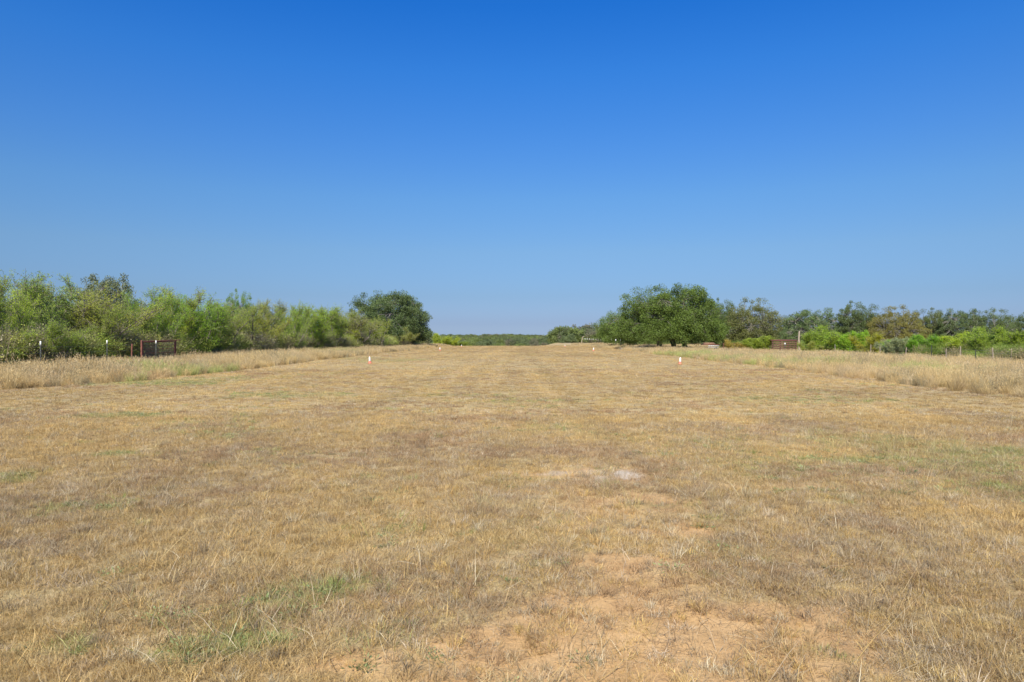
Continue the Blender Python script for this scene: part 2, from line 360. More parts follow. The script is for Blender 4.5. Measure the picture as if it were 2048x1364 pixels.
rng = np.random.default_rng(12)
def sector(n, d0, d1, pw, half=.86, pad=1.2):
    """random ground points; pw shapes how density falls with distance"""
    u = rng.uniform(0, 1, n); d = (d0 ** pw + u * (d1 ** pw - d0 ** pw)) ** (1 / pw)
    return rng.uniform(-1, 1, n) * (d * half + pad), d

# mown field: short tufts, flattened litter, close and coarse forms
forms = []
for s in range(6): forms.append(blades(120, .075, .016, .060, .0025, 1.02, 100 + s, 1.1).mesh('turf_tuft', M_blade))        # 0-5 near tufts
for s in range(4): forms.append(blades(130, .17, .03, .105, .0027, 1.42, 120 + s, .5).mesh('turf_litter', M_blade))       # 6-9 flattened straw
for s in range(4): forms.append(blades(80, .13, .025, .070, .0060, .95, 140 + s, .8).mesh('turf_coarse', M_blade))         # 10-13 mid distance
for s in range(3): forms.append(blades(52, .30, .03, .085, .014, .95, 160 + s, .6).mesh('turf_far', M_blade))            # 14-16 far
for s in range(2): forms.append(blades(22, .10, .14, .42, .0036, .38, 180 + s, .5).mesh('turf_stalks', M_blade))  # 17-18 wispy stalks
for s in range(3):                                                                                                       # 19-21 broad leaved weeds
    r = np.random.default_rng(190 + s); k = 60; mb = MB(); az = r.uniform(0, 6.283, k); el = r.uniform(.05, .9, k)
    D = np.stack([np.cos(az) * np.cos(el), np.sin(az) * np.cos(el), np.sin(el)], 1); mb.leaves(D * r.uniform(0, .07, (k, 1)) * np.array([1.6, 1.6, .5]), D, r.uniform(.012, .030, k), .009, r, r.uniform(0, 1, k))
    forms.append(mb.mesh('weed_rosette', M_blade))
for s in range(3): forms.append(blades(46, .045, .05, .135, .0034, .55, 195 + s, .7).mesh('turf_bunch', M_blade))        # 22-24 taller single bunches
for s in range(3): forms.append(blades(9, .16, .14, .32, .0034, 1.46, 205 + s, .25).mesh('fallen_stalks', M_blade))       # 25-27 long stalks lying down
PX, PY, PI, PS = [], [], [], []
def put(x, y, lo, hi, s0, s1, keep):
    k = keep & (tallmask(x, y) < 1.0); x, y = x[k], y[k]
    PX.append(x); PY.append(y); PI.append(rng.integers(lo, hi + 1, len(x))); PS.append(rng.uniform(s0, s1, len(x)))
x, y = sector(64000, 1.2, 15, 1.35); f = fbm(x * 1.9, y * 1.9, 88, 3)
put(x, y, 0, 5, .55, 1.35, rng.uniform(0, 1, len(x)) < (1 - .90 * bare(x, y) * sstep(.24, .42, fbm(x * 5, y * 5, 99, 2))) * (.45 + .75 * sstep(.35, .6, f)))
x, y = sector(17000, 1.2, 15, 1.4)
put(x, y, 6, 9, .6, 1.3, rng.uniform(0, 1, len(x)) < 1 - .80 * bare(x, y))
x, y = sector(9500, 1.2, 16, 1.4); put(x, y, 22, 24, .35, 1.1, fbm(x * 3, y * 3, 123, 2) > .42)
x, y = sector(3200, 1.2, 13, 1.4); put(x, y, 25, 27, .6, 1.2, x < 99)
x, y = sector(26000, 1.2, 26, 1.3); put(x, y, 19, 21, .5, 1.3, rng.uniform(0, 1, len(x)) < green(x, y) * .55 + .002)
x, y = sector(46000, 9, 36, 1.5)
put(x, y, 10, 13, .6, 1.3, rng.uniform(0, 1, len(x)) < (sstep(8, 15, y)) * (1 - .8 * bare(x, y)))
x, y = sector(42000, 24, 165, 1.2, .86)
x = np.where(y > 20, rng.uniform(-18, 18, len(x)) * np.clip(y * .86 / 18, 0, 1), x)
put(x, y, 14, 16, .6, 1.25, rng.uniform(0, 1, len(x)) < sstep(22, 38, y))
for (cx, cy), n, r1, r2 in ((G(1720, 895), 26, .9, .35), (G(1790, 900), 18, .9, .3), (G(570, 800), 36, 1.6, .7), (G(480, 830), 12, .8, .5), (G(2020, 900), 14, .7, .4), (G(1770, 790), 8, 1.2, .6), (G(960, 1010), 6, .4, .2), (G(1450, 1010), 9, .5, .3)):
    put(rng.normal(cx, r1, n), rng.normal(cy, r2, n), 17, 18, .5, 1.0, np.ones(n, bool))
x = np.concatenate(PX); y = np.concatenate(PY); idx = np.concatenate(PI); sc = np.concatenate(PS); n = len(x)
z = ground_z(x, y)
tn = tints(x, y, rng); tn[(idx >= 17) & (idx <= 18)] = tn[(idx >= 17) & (idx <= 18)] * .5 + np.array([.62, .56, .26]) * .5
wd_ = (idx >= 19) & (idx <= 21); bu = (idx >= 22) & (rng.uniform(0, 1, n) < .16); tn[bu] = np.array([.38, .30, .20]) * rng.uniform(.6, 1.4, (bu.sum(), 1)); bu = (idx >= 22) & (rng.uniform(0, 1, n) < .16); tn[bu] = np.array([.76, .66, .45]) * rng.uniform(.8, 1.1, (bu.sum(), 1)); tn[wd_] = np.array([.30, .36, .16]) * rng.uniform(.7, 1.4, (wd_.sum(), 1))
lit = (idx >= 6) & (idx <= 9); tn[lit] = tn[lit] * .75 + np.array([.42, .33, .24]) * .22
rot = np.stack([rng.normal(0, .10, n), rng.normal(0, .10, n), rng.uniform(0, 6.283, n)], 1)
scatter('dry_grass', np.stack([x, y, z], 1), rot, np.stack([sc, sc, sc * rng.uniform(.7, 1.2, n)], 1), idx, tn, forms, 'short mown straw coloured grass covering the airstrip field', 'grass')

# small clods and pebbles on the bare soil
XX = YY = ZZ = None
forms = []
for s in range(4):
    r = np.random.default_rng(260 + s); q = unit(r.normal(size=(14, 3))) * r.uniform(.6, 1, (14, 1)) * np.array([1, .8, .55])
    import bmesh
    bm_ = bmesh.new(); [bm_.verts.new(v) for v in q]; bmesh.ops.convex_hull(bm_, input=bm_.verts); bm_.verts.ensure_lookup_table(); bm_.verts.index_update()
    vs = np.array([v.co[:] for v in bm_.verts]); fs = np.array([[v.index for v in f.verts] for f in bm_.faces if len(f.verts) == 3]); mb = MB(); mb.add(vs, fs, r.uniform(.3, 1, len(vs))); bm_.free(); forms.append(mb.mesh('clod', M_blade))
x, y = sector(60000, 1.2, 12, 1.2); k = rng.uniform(0, 1, len(x)) < bare(x, y) * .35; x, y = x[k], y[k]; n = len(x)
sc = .003 + .010 * rng.uniform(0, 1, n) ** 3; sc = sc[:, None] * np.ones((1, 3))
tn = np.array([[.56, .40, .25]]) * rng.uniform(.6, 1.25, (n, 1))
scatter('pebbles', np.stack([x, y, ground_z(x, y)], 1), rng.uniform(0, 6.28, (n, 3)), sc, rng.integers(0, 4, n), tn, forms, 'small clods and pebbles on the bare sandy soil', 'pebbles')

# unmown verges
forms = []
for s in range(5): forms.append(blades(85, .20, .30, .70, .0085, .26, 200 + s, .55, True).mesh('tall_tuft', M_blade))
for s in range(3): forms.append(blades(70, .42, .25, .62, .020, .30, 220 + s, .5, True).mesh('tall_tuft_far', M_blade))
for s in range(2): forms.append(blades(70, .22, .10, .34, .012, .8, 240 + s, .6).mesh('bent_tuft', M_blade))
def verge(n, y0, y1, pw, near):
    u = rng.uniform(0, 1, n); y = (y0 ** pw + u * (y1 ** pw - y0 ** pw)) ** (1 / pw)
    left = rng.uniform(0, 1, n) < .42
    le = left_edge(y); re = right_edge(y)
    x = np.where(left, le - 14 * rng.uniform(0, 1, n) ** 1.3, re + 30 * rng.uniform(0, 1, n) ** 1.15)
    return x, y
xa, ya = verge(26000, 12, 60, 1.1, True); xb, yb = verge(26000, 45, 190, 1.0, False)
ia = np.where(rng.uniform(0, 1, len(xa)) < .22, rng.integers(8, 10, len(xa)), rng.integers(0, 5, len(xa))); ib = rng.integers(5, 8, len(xb))
xc = 14 + 22 * rng.uniform(0, 1, 2600); yc = 84 + 34 * rng.uniform(0, 1, 2600)   # thicker grass under and before the big oak
x = np.concatenate([xa, xb, xc]); y = np.concatenate([ya, yb, yc]); idx = np.concatenate([ia, ib, rng.integers(5, 8, 2600)])
inside = tallmask(x, y)
track = np.exp(-((x - 19.5 - .012 * (y - 100)) / 1.5) ** 2) * sstep(70, 90, y)   # bent down wheel track beside the strip
k = (rng.uniform(0, 1, len(x)) < sstep(-.8, 1.1, inside)) & (rng.uniform(0, 1, len(x)) > track)
x, y, idx, inside = x[k], y[k], idx[k], inside[k]; n = len(x)
sc = rng.uniform(.45, 1.2, n) * (.30 + .95 * fbm(x / 2.2, y / 2.2, 33, 3) + .15 * sstep(0, 1.5, inside))
sc = sc * np.where((x > 0), .92, 1.0)
tn = tints(x, y, rng, True)
pk = fbm(x / 5, y / 5, 35, 3)[:, None]
tn = tn * .45 + .55 * (np.array([[.79, .61, .36]]) * (1 - pk) + np.array([[.72, .60, .31]]) * pk) * rng.uniform(.62, 1.2, (n, 1))
we = rng.uniform(0, 1, n) < .10 * sstep(.45, .6, fbm(x / 2, y / 2, 37, 3)) * 3; tn[we] = np.array([.42, .36, .22]) * rng.uniform(.6, 1.2, (we.sum(), 1))
gp = np.zeros(n)
for (cx, cy, rx, ry) in ((*G(335, 762), 1.6, 1.6), (*G(440, 750), 4.0, 1.8), (*G(560, 745), 4, 2.2), (*G(1440, 722), 4.0, 2.5), (*G(1635, 735), 2.6, 1.0), (*G(1860, 745), 2.5, 2.5), (*G(1570, 730), 4, 2), (*G(1330, 712), 5, 8), (*G(590, 708), 6, 6)):
    gp = np.maximum(gp, blob(x, y, cx, cy, rx, ry, .6, 9))
u = rng.uniform(0, 1, n) < gp * .75; tn[u] = np.array([.50, .52, .19]) * rng.uniform(.8, 1.2, (u.sum(), 1))
rd = blob(x, y, X(1548, 62), 62, 2.0, 3.0, .5, 4); u = rng.uniform(0, 1, n) < rd * .8; tn[u] = np.array([.60, .36, .20]) * rng.uniform(.8, 1.2, (u.sum(), 1))
z = ground_z(x, y)
rot = np.stack([rng.normal(0, .13, n), rng.normal(0, .13, n), rng.uniform(0, 6.283, n)], 1)
scatter('tall_grass', np.stack([x, y, z], 1), rot, np.stack([sc, sc, sc * rng.uniform(.8, 1.15, n)], 1), idx, tn, forms, 'unmown knee high tan grass along both edges of the airstrip', 'grass')

# ------------------------------------------------------------------ plants
def mesquite(seed, stems=5, h=5.0, spread=.55, leaf=.085, lw=.030, twigs=3, per=12, droop=.0, bare_to=.28):
    r = np.random.default_rng(seed); tr = MB(); cr = MB(); T0, T1, TR = [], [], []
    LP, LD, LV = [], [], []
    for s in range(stems):
        az = s / stems * 6.283 + r.uniform(-.5, .5); tilt = r.uniform(.12, spread)
        d = np.array([math.cos(az) * math.sin(tilt), math.sin(az) * math.sin(tilt), math.cos(tilt)])
        p = np.array([math.cos(az) * .12, math.sin(az) * .12, -.05]); L = h * r.uniform(.62, .9) / 8; rad = r.uniform(.045, .08) * h / 5
        pts = [p]
        for k in range(8):
            d = unit(d + r.normal(0, .17, 3) + np.array([0, 0, .07])); p = p + d * L; pts.append(p)
        rr = np.linspace(rad, .012, 9)
        for k in range(8): tr.segs([pts[k]], [pts[k + 1]], rr[k], rr[k + 1], 5)
        for k in range(1, 9):
            nb = 2 if k < 3 else 4
            for _ in range(nb):
                a2 = r.uniform(0, 6.283); el = r.uniform(-.1, 1.1)
                bd = unit(np.array([math.cos(a2) * math.cos(el), math.sin(a2) * math.cos(el), math.sin(el)]) + d * .35)
                bl = r.uniform(.55, 1.25) * h / 5 * (1.1 - .05 * k) / 4; q = pts[k] + (pts[k] - pts[k - 1]) * -r.uniform(0, .9)
                cv = r.uniform(0, 1)
                for j in range(4):
                    bd = unit(bd + r.normal(0, .2, 3) + np.array([0, 0, .12 - droop])); q2 = q + bd * bl
                    tr.segs([q], [q2], .016 - .003 * j, .013 - .003 * j, 3)
                    for _t in range(twigs):
                        td = unit(bd * .7 + r.normal(0, .6, 3) + np.array([0, 0, .25 - droop])); tl = r.uniform(.22, .55) * h / 5
                        st = q + (q2 - q) * r.uniform(0, 1); T0.append(st); T1.append(st + td * tl)
                        if q[2] < bare_to * h and r.uniform() < .75: continue
                        if r.uniform() < .12: continue
                        m_ = per; u = r.uniform(0.05, 1.1, (m_, 1)); P = st + td * tl * u + r.normal(0, .045, (m_, 3))
                        LP.append(P); LD.append(unit(td * .5 + r.normal(0, .7, (m_, 3)))); LV.append(np.clip(cv * .6 + r.uniform(0, .4, m_), 0, 1))
                    q = q2
    tr.segs(np.array(T0), np.array(T1), .007, .004, 3)
    P = np.concatenate(LP); cr.leaves(P, np.concatenate(LD), leaf * r.uniform(.6, 1.3, len(P)), lw, r, np.concatenate(LV))
    top = np.percentile(P[:, 2], 99.7); ww = np.percentile(np.abs(P[:, 0]), 97) * 2
    return tr, cr, top, ww

def oak(seed, w_, h_, nclump, per, leaf, skirt=.18, cr_s=.085, gap=.0, trunks=1, trunk_r=.35, inner=.3, flat=.8, bark=None, lumpy=1.0, reach=(.45, .8)):
    r = np.random.default_rng(seed); tr = MB(); cr = MB()
    zc = h_ * (skirt + (1 - skirt) * .36); up = h_ - zc; dn = zc - skirt * h_
    phs = r.uniform(0, 6.283, 6)
    cs, rs = [], []
    ax = w_ / 2; ay = w_ / 2 * .92
    while len(cs) < nclump:
        d = unit(r.normal(size=3)); 
        if d[2] < -.75: continue
        lump = 1 + .13 * math.sin(3 * math.atan2(d[1], d[0]) + phs[0]) + lumpy * .10 * math.sin(5 * math.atan2(d[1], d[0]) + phs[1] + 3 * d[2]) + lumpy * .08 * math.sin(6 * d[2] + phs[2])
        hz = math.hypot(d[0], d[1]); ex = 3.2 if d[2] < 0 else 2.25; q_ = (1 - min(.98, abs(d[2])) ** ex) ** (1 / ex) / max(hz, .05); d[0] *= q_; d[1] *= q_
        rad = lump * (r.uniform(.74, .97) if r.uniform() > inner else r.uniform(.35, .8))
        p = np.array([d[0] * ax * rad, d[1] * ay * rad, zc + d[2] * (up if d[2] > 0 else dn) * rad])
        if gap and fbm(np.array([p[0] / w_ * 7 + phs[3]]), np.array([p[2] / w_ * 7 + p[1] / w_ * 3]), seed, 2)[0] < gap: 
            if r.uniform() < .8: cs.append(None); continue
        cs.append(p)
    cs = np.array([c for c in cs if c is not None]); n = len(cs)
    rad = w_ * cr_s * r.uniform(.55, 1.15, n)
    # limbs
    nt_ = trunks; limbs = []
    for k in range(nt_):
        b = np.array([r.normal(0, .4) * (nt_ > 1) + (k - (nt_ - 1) / 2) * w_ * .16, r.normal(0, .5) * (nt_ > 1), -.15])
        fork = b + np.array([r.normal(0, .3), r.normal(0, .3), h_ * r.uniform(.2, .28)])
        tr.path([b, b * .5 + fork * .5 + r.normal(0, .08, 3), fork], trunk_r * 1.15, trunk_r * .8, 8)
        nl = 6 if nt_ == 1 else 5
        for j in range(nl):
            a = j / nl * 6.283 + r.uniform(-.4, .4); rr_ = r.uniform(*reach)
            e = np.array([b[0] * .6 + math.cos(a) * ax * rr_, b[1] + math.sin(a) * ay * rr_, zc + up * r.uniform(.0, .65)])
            pts = [fork]; 
            for q in range(1, 6):
                f = q / 5; m_ = fork * (1 - f) + e * f; m_[2] = fork[2] + (e[2] - fork[2]) * f ** .75; pts.append(m_ + r.normal(0, .035 * w_ / 2, 3) * (q < 5))
            tr.path(pts, trunk_r * .55, .05, 6); limbs += pts[1:]
    limbs = np.array(limbs)
    for c in cs:
        j = np.argmin(((limbs - c) ** 2).sum(1)); s = limbs[j]; m_ = (s + c) / 2 + r.normal(0, .12, 3)
        tr.segs([s, m_], [m_, c], [.055, .035], [.035, .012], 4)
    N = n * per; ci = np.repeat(np.arange(n), per); d = unit(r.normal(size=(N, 3)))
    u = r.uniform(0, 1, N) ** .45; 
    P = cs[ci] + d * (rad[ci] * u)[:, None] * np.array([1, 1, flat])
    cv = r.uniform(0, .55, n)
    cr.leaves(P, unit(d * .6 + r.normal(0, .7, (N, 3))), leaf * r.uniform(.6, 1.3, N), leaf * .55, r, cv[ci] + r.uniform(0, .45, N))
    return tr, cr

# mesquite forms (shared mesh data, each tree its own objects)
MF = []
for s, kw in enumerate((dict(stems=5), dict(stems=6, spread=.7), dict(stems=4, spread=.45, twigs=4, per=11), dict(stems=6, spread=.6, per=9, bare_to=.4), dict(stems=5, spread=.8, twigs=4, per=10), dict(stems=7, spread=.5, bare_to=.2))):
    tr, cr, top, ww = mesquite(300 + s, **kw); MF.append((tr.mesh('mesquite_stems', M_bark), cr.mesh('mesquite_crown', M_mesq), top, ww))
SF = []
for s, kw in enumerate((dict(stems=7, spread=1.0, h=2.6), dict(stems=8, spread=1.15, h=2.4, twigs=4), dict(stems=6, spread=.9, h=2.8))):
    kw.update(bare_to=.02, leaf=.075, lw=.034, per=13); tr, cr, top, ww = mesquite(330 + s, **kw); SF.append((tr.mesh('shrub_stems', M_bark), cr.mesh('shrub_crown', M_mesq), top, ww))
COL = dict(lime=(0.33, 0.43, 0.055), bright=(0.27, 0.4, 0.05), yellow=(0.37, 0.43, 0.055), olive=(0.31, 0.37, 0.06), brown=(0.32, 0.35, 0.08), grey=(0.28, 0.36, 0.09), deep=(0.17, 0.26, 0.06), gold=(0.40, 0.37, 0.08), sage=(0.33, 0.36, 0.19))
rt = random.Random(4)
def plant(name, fam, form, px, d, h, wd, col, label, cat, group, rz=None):
    tm, cm, top, ww = fam[form % len(fam)]; x = X(px, d)
    e = empty(name, (x, d, gz(x, d)), rt.uniform(0, 6.28) if rz is None else rz, label, cat, group)
    sz = h / top; sx = wd / ww; e.scale = (sx, sx, sz)
    c = [v * 1.42 for v in COL[col]]; j = [rt.uniform(.9, 1.1) for _ in range(3)]
    a = link(bpy.data.objects.new('trunk' if name.endswith('tree') else 'stems', tm), e)
    b = link(bpy.data.objects.new('crown', cm), e); b.color = (c[0] * j[0], c[1] * j[1], c[2] * j[2], 1); return e

GL = 'mesquite trees in the left thicket'
LT = [  # px, distance, top y, width m, form, colour, label
 (-30, 33, 552, 4.4, 0, 'olive', 'tall olive mesquite cut off by the left edge of the photo'),
 (28, 36, 556, 4.2, 1, 'yellow', 'yellowish mesquite at far left, left of the first white-topped post'),
 (88, 39, 548, 4.2, 2, 'grey', 'tallest grey-green wispy mesquite above the first white-topped post'),
 (110, 34, 612, 3.2, 4, 'lime', 'low lime green mesquite just right of the first white-topped post'),
 (150, 40, 572, 3.8, 3, 'brown', 'brownish thin mesquite between the first two white-topped posts'),
 (205, 41, 612, 3.6, 0, 'olive', 'olive mesquite over the second white-topped post, below the grey oak'),
 (255, 46, 602, 3.6, 5, 'olive', 'olive mesquite directly left of the rusty gate'),
 (300, 47, 586, 4.2, 1, 'bright', 'bright green mesquite behind the left half of the rusty gate'),
 (345, 50, 574, 4.0, 2, 'lime', 'tall spiky bright mesquite behind the right post of the gate'),
 (395, 52, 594, 4.2, 5, 'bright', 'dense green mesquite first to the right of the gate'),
 (445, 56, 606, 4.2, 0, 'olive', 'olive mesquite second to the right of the gate'),
 (492, 62, 612, 4.0, 3, 'brown', 'brown twiggy mesquite below the round pale green treetop'),
 (530, 66, 606, 4.2, 4, 'yellow', 'yellow-green mesquite left of the small round green bush'),
 (580, 72, 607, 4.5, 1, 'olive', 'olive mesquite behind the small round green bush'),
 (628, 80, 612, 4.8, 5, 'lime', 'brightest lime mesquite midway between gate and left oak'),
 (668, 88, 616, 4.8, 2, 'bright', 'green mesquite next to the lime one, toward the left oak'),
 (708, 98, 622, 5.2, 3, 'brown', 'brownish mesquite just in front of the left side of the left oak'),
 (762, 108, 632, 6.2, 1, 'lime', 'lime mesquite in front of the middle of the left oak'),
 (815, 122, 652, 5.5, 4, 'olive', 'low olive mesquite in front of the dark right side of the left oak')]
for px, d, top, wd, f, c, lab in LT: plant('mesquite_tree', MF, f, px, d, hgt(top, d), wd, c, lab, 'tree', GL)
BL = ['behind the left edge tree', 'behind the tallest grey-green one', 'left of the grey oak', 'just in front of the grey oak', 'at the right foot of the grey oak', 'behind the left gate post', 'behind the first tree right of the gate',
      'behind the second tree right of the gate', 'right of the round pale green treetop', 'behind the small round bush', 'left of the brightest lime mesquite', 'right of the brightest lime mesquite', 'touching the left side of the left oak']
BK = [(5, 44, 560, 4.5, 3, 'grey'), (60, 47, 562, 4.6, 4, 'olive'), (130, 50, 574, 4.4, 5, 'olive'), (190, 52, 604, 4.8, 1, 'grey'), (240, 56, 604, 4.6, 3, 'olive'), (318, 60, 578, 4.6, 0, 'grey'),
      (370, 62, 592, 4.6, 4, 'bright'), (420, 66, 600, 4.8, 2, 'grey'), (510, 76, 604, 5.0, 1, 'olive'), (555, 84, 602, 5.0, 2, 'grey'), (605, 92, 610, 5.6, 0, 'grey'), (650, 100, 614, 6.0, 4, 'grey'), (690, 112, 618, 6.5, 5, 'olive')]
for (px, d, top, wd, f, c), bl in zip(BK, BL):
    plant('mesquite_tree', MF, f, px, d, hgt(top, d), wd, c, 'half hidden back row mesquite ' + bl, 'tree', 'back row mesquites of the left thicket')

GS = 'shrubs along the fences'
SH = [
 (572, 77, 677, 2.6, 0, 'bright', 'small round green bush at the foot of the left thicket'),
 (700, 98, 660, 4.6, 2, 'lime', 'tall pale green bush left of the left oak'),
 (655, 92, 680, 3.2, 1, 'sage', 'low sage coloured bush right of the small round green bush'),
 (885, 190, 658, 6.5, 0, 'yellow', 'rounded green shrub right beside the left oak'),
 (915, 215, 665, 7.5, 1, 'olive', 'olive green shrub beyond the left oak, nearest the far wood'),
 (1470, 92, 680, 3.0, 0, 'gold', 'golden yellow bush right of the big oak'),
 (1515, 88, 673, 3.8, 1, 'olive', 'olive bush left of the brown board pen'),
 (1640, 78, 653, 4.8, 0, 'bright', 'rounded green shrub right of the pale wooden pole'),
 (1622, 74, 683, 2.2, 2, 'gold', 'small yellow bush at the foot of the pale wooden pole'),
 (1700, 76, 664, 4.0, 1, 'lime', 'pale green shrub first right of the rounded green one'),
 (1748, 68, 668, 3.6, 2, 'yellow', 'yellow-green shrub behind the leaning fence posts'),
 (1790, 60, 677, 2.4, 1, 'sage', 'grey sage bush left of the deep green fence shrub'),
 (1822, 60, 672, 3.4, 0, 'bright', 'brightest green dense shrub behind the right fence'),
 (1868, 59, 672, 3.4, 2, 'bright', 'green shrub right after the brightest one behind the fence'),
 (1915, 58, 668, 3.4, 1, 'yellow', 'yellowish shrub in the middle of the right fence line'),
 (1965, 56, 658, 3.4, 0, 'olive', 'olive shrub behind the tall pale fence post'),
 (2008, 54, 656, 3.2, 2, 'bright', 'green shrub behind the last fence post at right'),
 (2060, 52, 660, 3.4, 1, 'olive', 'olive shrub cut off by the right edge of the photo')]
for px, d, top, wd, f, c, lab in SH: plant('mesquite_shrub', SF, f, px, d, hgt(top, d) + (.3 if px > 1400 else 0), wd, c, lab, 'shrub', GS)

# oaks
def put_oak(name, meshes, x, y, rz, sc, col, label, group):
    e = empty(name, (x, y, gz(x, y)), rz, label, 'tree', group); e.scale = sc
    link(bpy.data.objects.new('trunk', meshes[0]), e); b = link(bpy.data.objects.new('crown', meshes[1]), e); b.color = (col[0] * 1.55, col[1] * 1.55, col[2] * 1.2, 1)
def om(res, bark=None): return res[0].mesh('oak_trunk', bark or M_bark), res[1].mesh('oak_crown', M_oak)
GO = 'live oaks'
OK = (.088, .125, .050)
big = om(oak(501, 17.0, 10.0, 720, 210, .19, skirt=.015, cr_s=.060, inner=.5, lumpy=.4, reach=(.25, .5), trunks=3, trunk_r=.38))
put_oak('oak_tree', big, X(1350, 105), 105, .3, (1, 1, 1), (.092, .130, .034), 'biggest dark green oak, its crown wider and higher than any other', GO)
o2 = om(oak(502, 15.5, 8.3, 330, 180, .19, skirt=.01, cr_s=.072, inner=.5, lumpy=.5, reach=(.25, .5), trunks=2, trunk_r=.28))
put_oak('oak_tree', o2, X(1256, 146), 146, 0, (1, 1, 1), (.096, .136, .036), 'lower oak joined to the left side of the biggest oak', GO)
lo = om(oak(503, 16.0, 11.0, 600, 170, .22, skirt=.015, cr_s=.062, gap=.12, lumpy=.5, inner=.45, reach=(.35, .6), trunks=2, trunk_r=.35), M_palebark)
put_oak('oak_tree', lo, X(785, 134), 134, 1.2, (1.1, 1, 1), (.090, .122, .058), 'large rounded oak at the right end of the left thicket', GO)
VA = om(oak(504, 9, 7.5, 300, 120, .17, skirt=.06, cr_s=.068, gap=.26, inner=.4, lumpy=.35, reach=(.35, .65), trunk_r=.24), M_palebark)
VB = om(oak(505, 10, 7.5, 340, 120, .17, skirt=.06, cr_s=.068, gap=.20, inner=.4, lumpy=.35, reach=(.35, .65), trunk_r=.26), M_palebark)
VC = om(oak(506, 9, 8, 360, 120, .17, skirt=.04, cr_s=.068, gap=.08, inner=.45, lumpy=.35, reach=(.3, .55), trunk_r=.25))
for px, d, top, wpx, v, col, lab in (
 (1445, 118, 600, 70, VC, (.085, .115, .045), 'narrow oak top peeking out behind the right side of the biggest oak'),
 (1505, 108, 601, 118, VB, (.125, .130, .055), 'grey-olive see-through oak just right of the biggest oak'),
 (1580, 165, 630, 60, VC, (.090, .110, .060), 'small dark oak in the gap left of the pale leaning one'),
 (1622, 128, 616, 120, VA, (.110, .150, .075), 'pale green open oak above the rounded shrub and the wooden pole'),
 (1715, 124, 604, 100, VC, (.088, .115, .055), 'tallest dark oak of the right hand row'),
 (1790, 116, 614, 110, VB, (.160, .145, .052), 'golden brown oak in the right hand row'),
 (1862, 126, 618, 90, VC, (.105, .125, .055), 'dark olive oak right of the golden brown one'),
 (1925, 122, 616, 95, VA, (.095, .125, .065), 'grey-green oak with sky gaps, third from the right edge'),
 (1985, 120, 620, 90, VB, (.092, .120, .060), 'grey-green oak second from the right edge'),
 (2045, 124, 626, 90, VC, (.085, .115, .050), 'dark oak cut off by the right edge of the photo'),
 (215, 68, 553, 128, VA, (.115, .130, .085), 'grey bare-looking oak rising behind the mesquites between the white-topped posts'),
 (480, 92, 588, 62, VC, (.120, .190, .070), 'round pale green treetop rising above the middle of the left thicket')):
    nomh = 8.0 if v is VC else 7.5; nomw = 10 if v is VB else 9
    hh = hgt(top, d) + .2; ww = wpx / F * d
    put_oak('oak_tree', v, X(px, d), d, rt.uniform(0, 6), (ww / nomw, ww / nomw, hh / nomh), col, lab, GO)

# twiggy understorey (uncountable)
def twigs(seed, n, h, leafn):
    r = np.random.default_rng(seed); mb = MB(); a = r.uniform(0, 6.283, n); ln = np.abs(r.normal(.3, .25, n)); L = h * r.uniform(.4, 1, n)
    b = np.stack([np.cos(a) * .25 * r.uniform(0, 1, n), np.sin(a) * .25 * r.uniform(0, 1, n), -.03 * np.ones(n)], 1)
    d = np.stack([np.cos(a) * np.sin(ln), np.sin(a) * np.sin(ln), np.cos(ln)], 1); m_ = b + d * (L * .5)[:, None]; d2 = unit(d + r.normal(0, .25, (n, 3))); e = m_ + d2 * (L * .5)[:, None]
    v = r.uniform(0, .6, n); mb.segs(b, m_, .013, .010, 3, v); mb.segs(m_, e, .010, .004, 3, v)
    k = 5; s = np.repeat(m_ * .5 + e * .5, k, 0) + r.normal(0, .12, (n * k, 3)); dd = unit(np.repeat(d2, k, 0) + r.normal(0, .7, (n * k, 3)))
    mb.segs(s, s + dd * r.uniform(.12, .4, (n * k, 1)), .006, .003, 3, np.repeat(v, k))
    N = leafn; i = r.integers(0, n * k, N); mb.leaves(s[i] + dd[i] * r.uniform(0, .4, (N, 1)) + r.normal(0, .05, (N, 3)), unit(r.normal(size=(N, 3))), .07, .035, r, r.uniform(.3, 1, N))
    return mb
forms = [twigs(600 + i, 75, 2.1, lf).mesh('brush_clump', M_scrub) for i, lf in enumerate((200, 900, 1900, 100, 1700))]
n = 3200; y = 20 + 150 * rng.uniform(0, 1, n) ** 1.35; x = -23.6 - 10 * rng.uniform(0, 1, n) ** 1.5 - 1.0 * rng.uniform(0, 1, n) + sstep(60, 130, y) * 2.5
n2 = 800; y2 = 44 + 70 * rng.uniform(0, 1, n2); x2 = 34.5 + 20 * rng.uniform(0, 1, n2) ** 1.2
k2 = ~((x2 < 40) & (y2 > 60) & (y2 < 92)); x2, y2 = x2[k2], y2[k2]
x = np.concatenate([x, x2]); y = np.concatenate([y, y2]); n = len(x); idx = rng.integers(0, 5, n)
bt = np.array([(.54, .46, .33), (.46, .46, .20), (.40, .50, .10), (.48, .43, .32), (.46, .48, .12)])[idx] * rng.uniform(.75, 1.3, (n, 1))
u = x > 0; bt[u] = np.where(rng.uniform(0, 1, (u.sum(), 1)) < .7, np.array([[.34, .44, .10]]), np.array([[.55, .46, .28]])) * rng.uniform(.7, 1.2, (u.sum(), 1))
s = rng.uniform(.6, 1.25, n) * np.where(x > 0, .8, 1.05)
scatter('brush', np.stack([x, y, ground_z(x, y)], 1), np.stack([rng.normal(0, .1, n), rng.normal(0, .1, n), rng.uniform(0, 6.28, n)], 1), np.stack([s * 1.2, s * 1.2, s], 1), idx, bt, forms, 'tangled grey-brown twigs and weeds filling the foot of the thickets', 'brush')

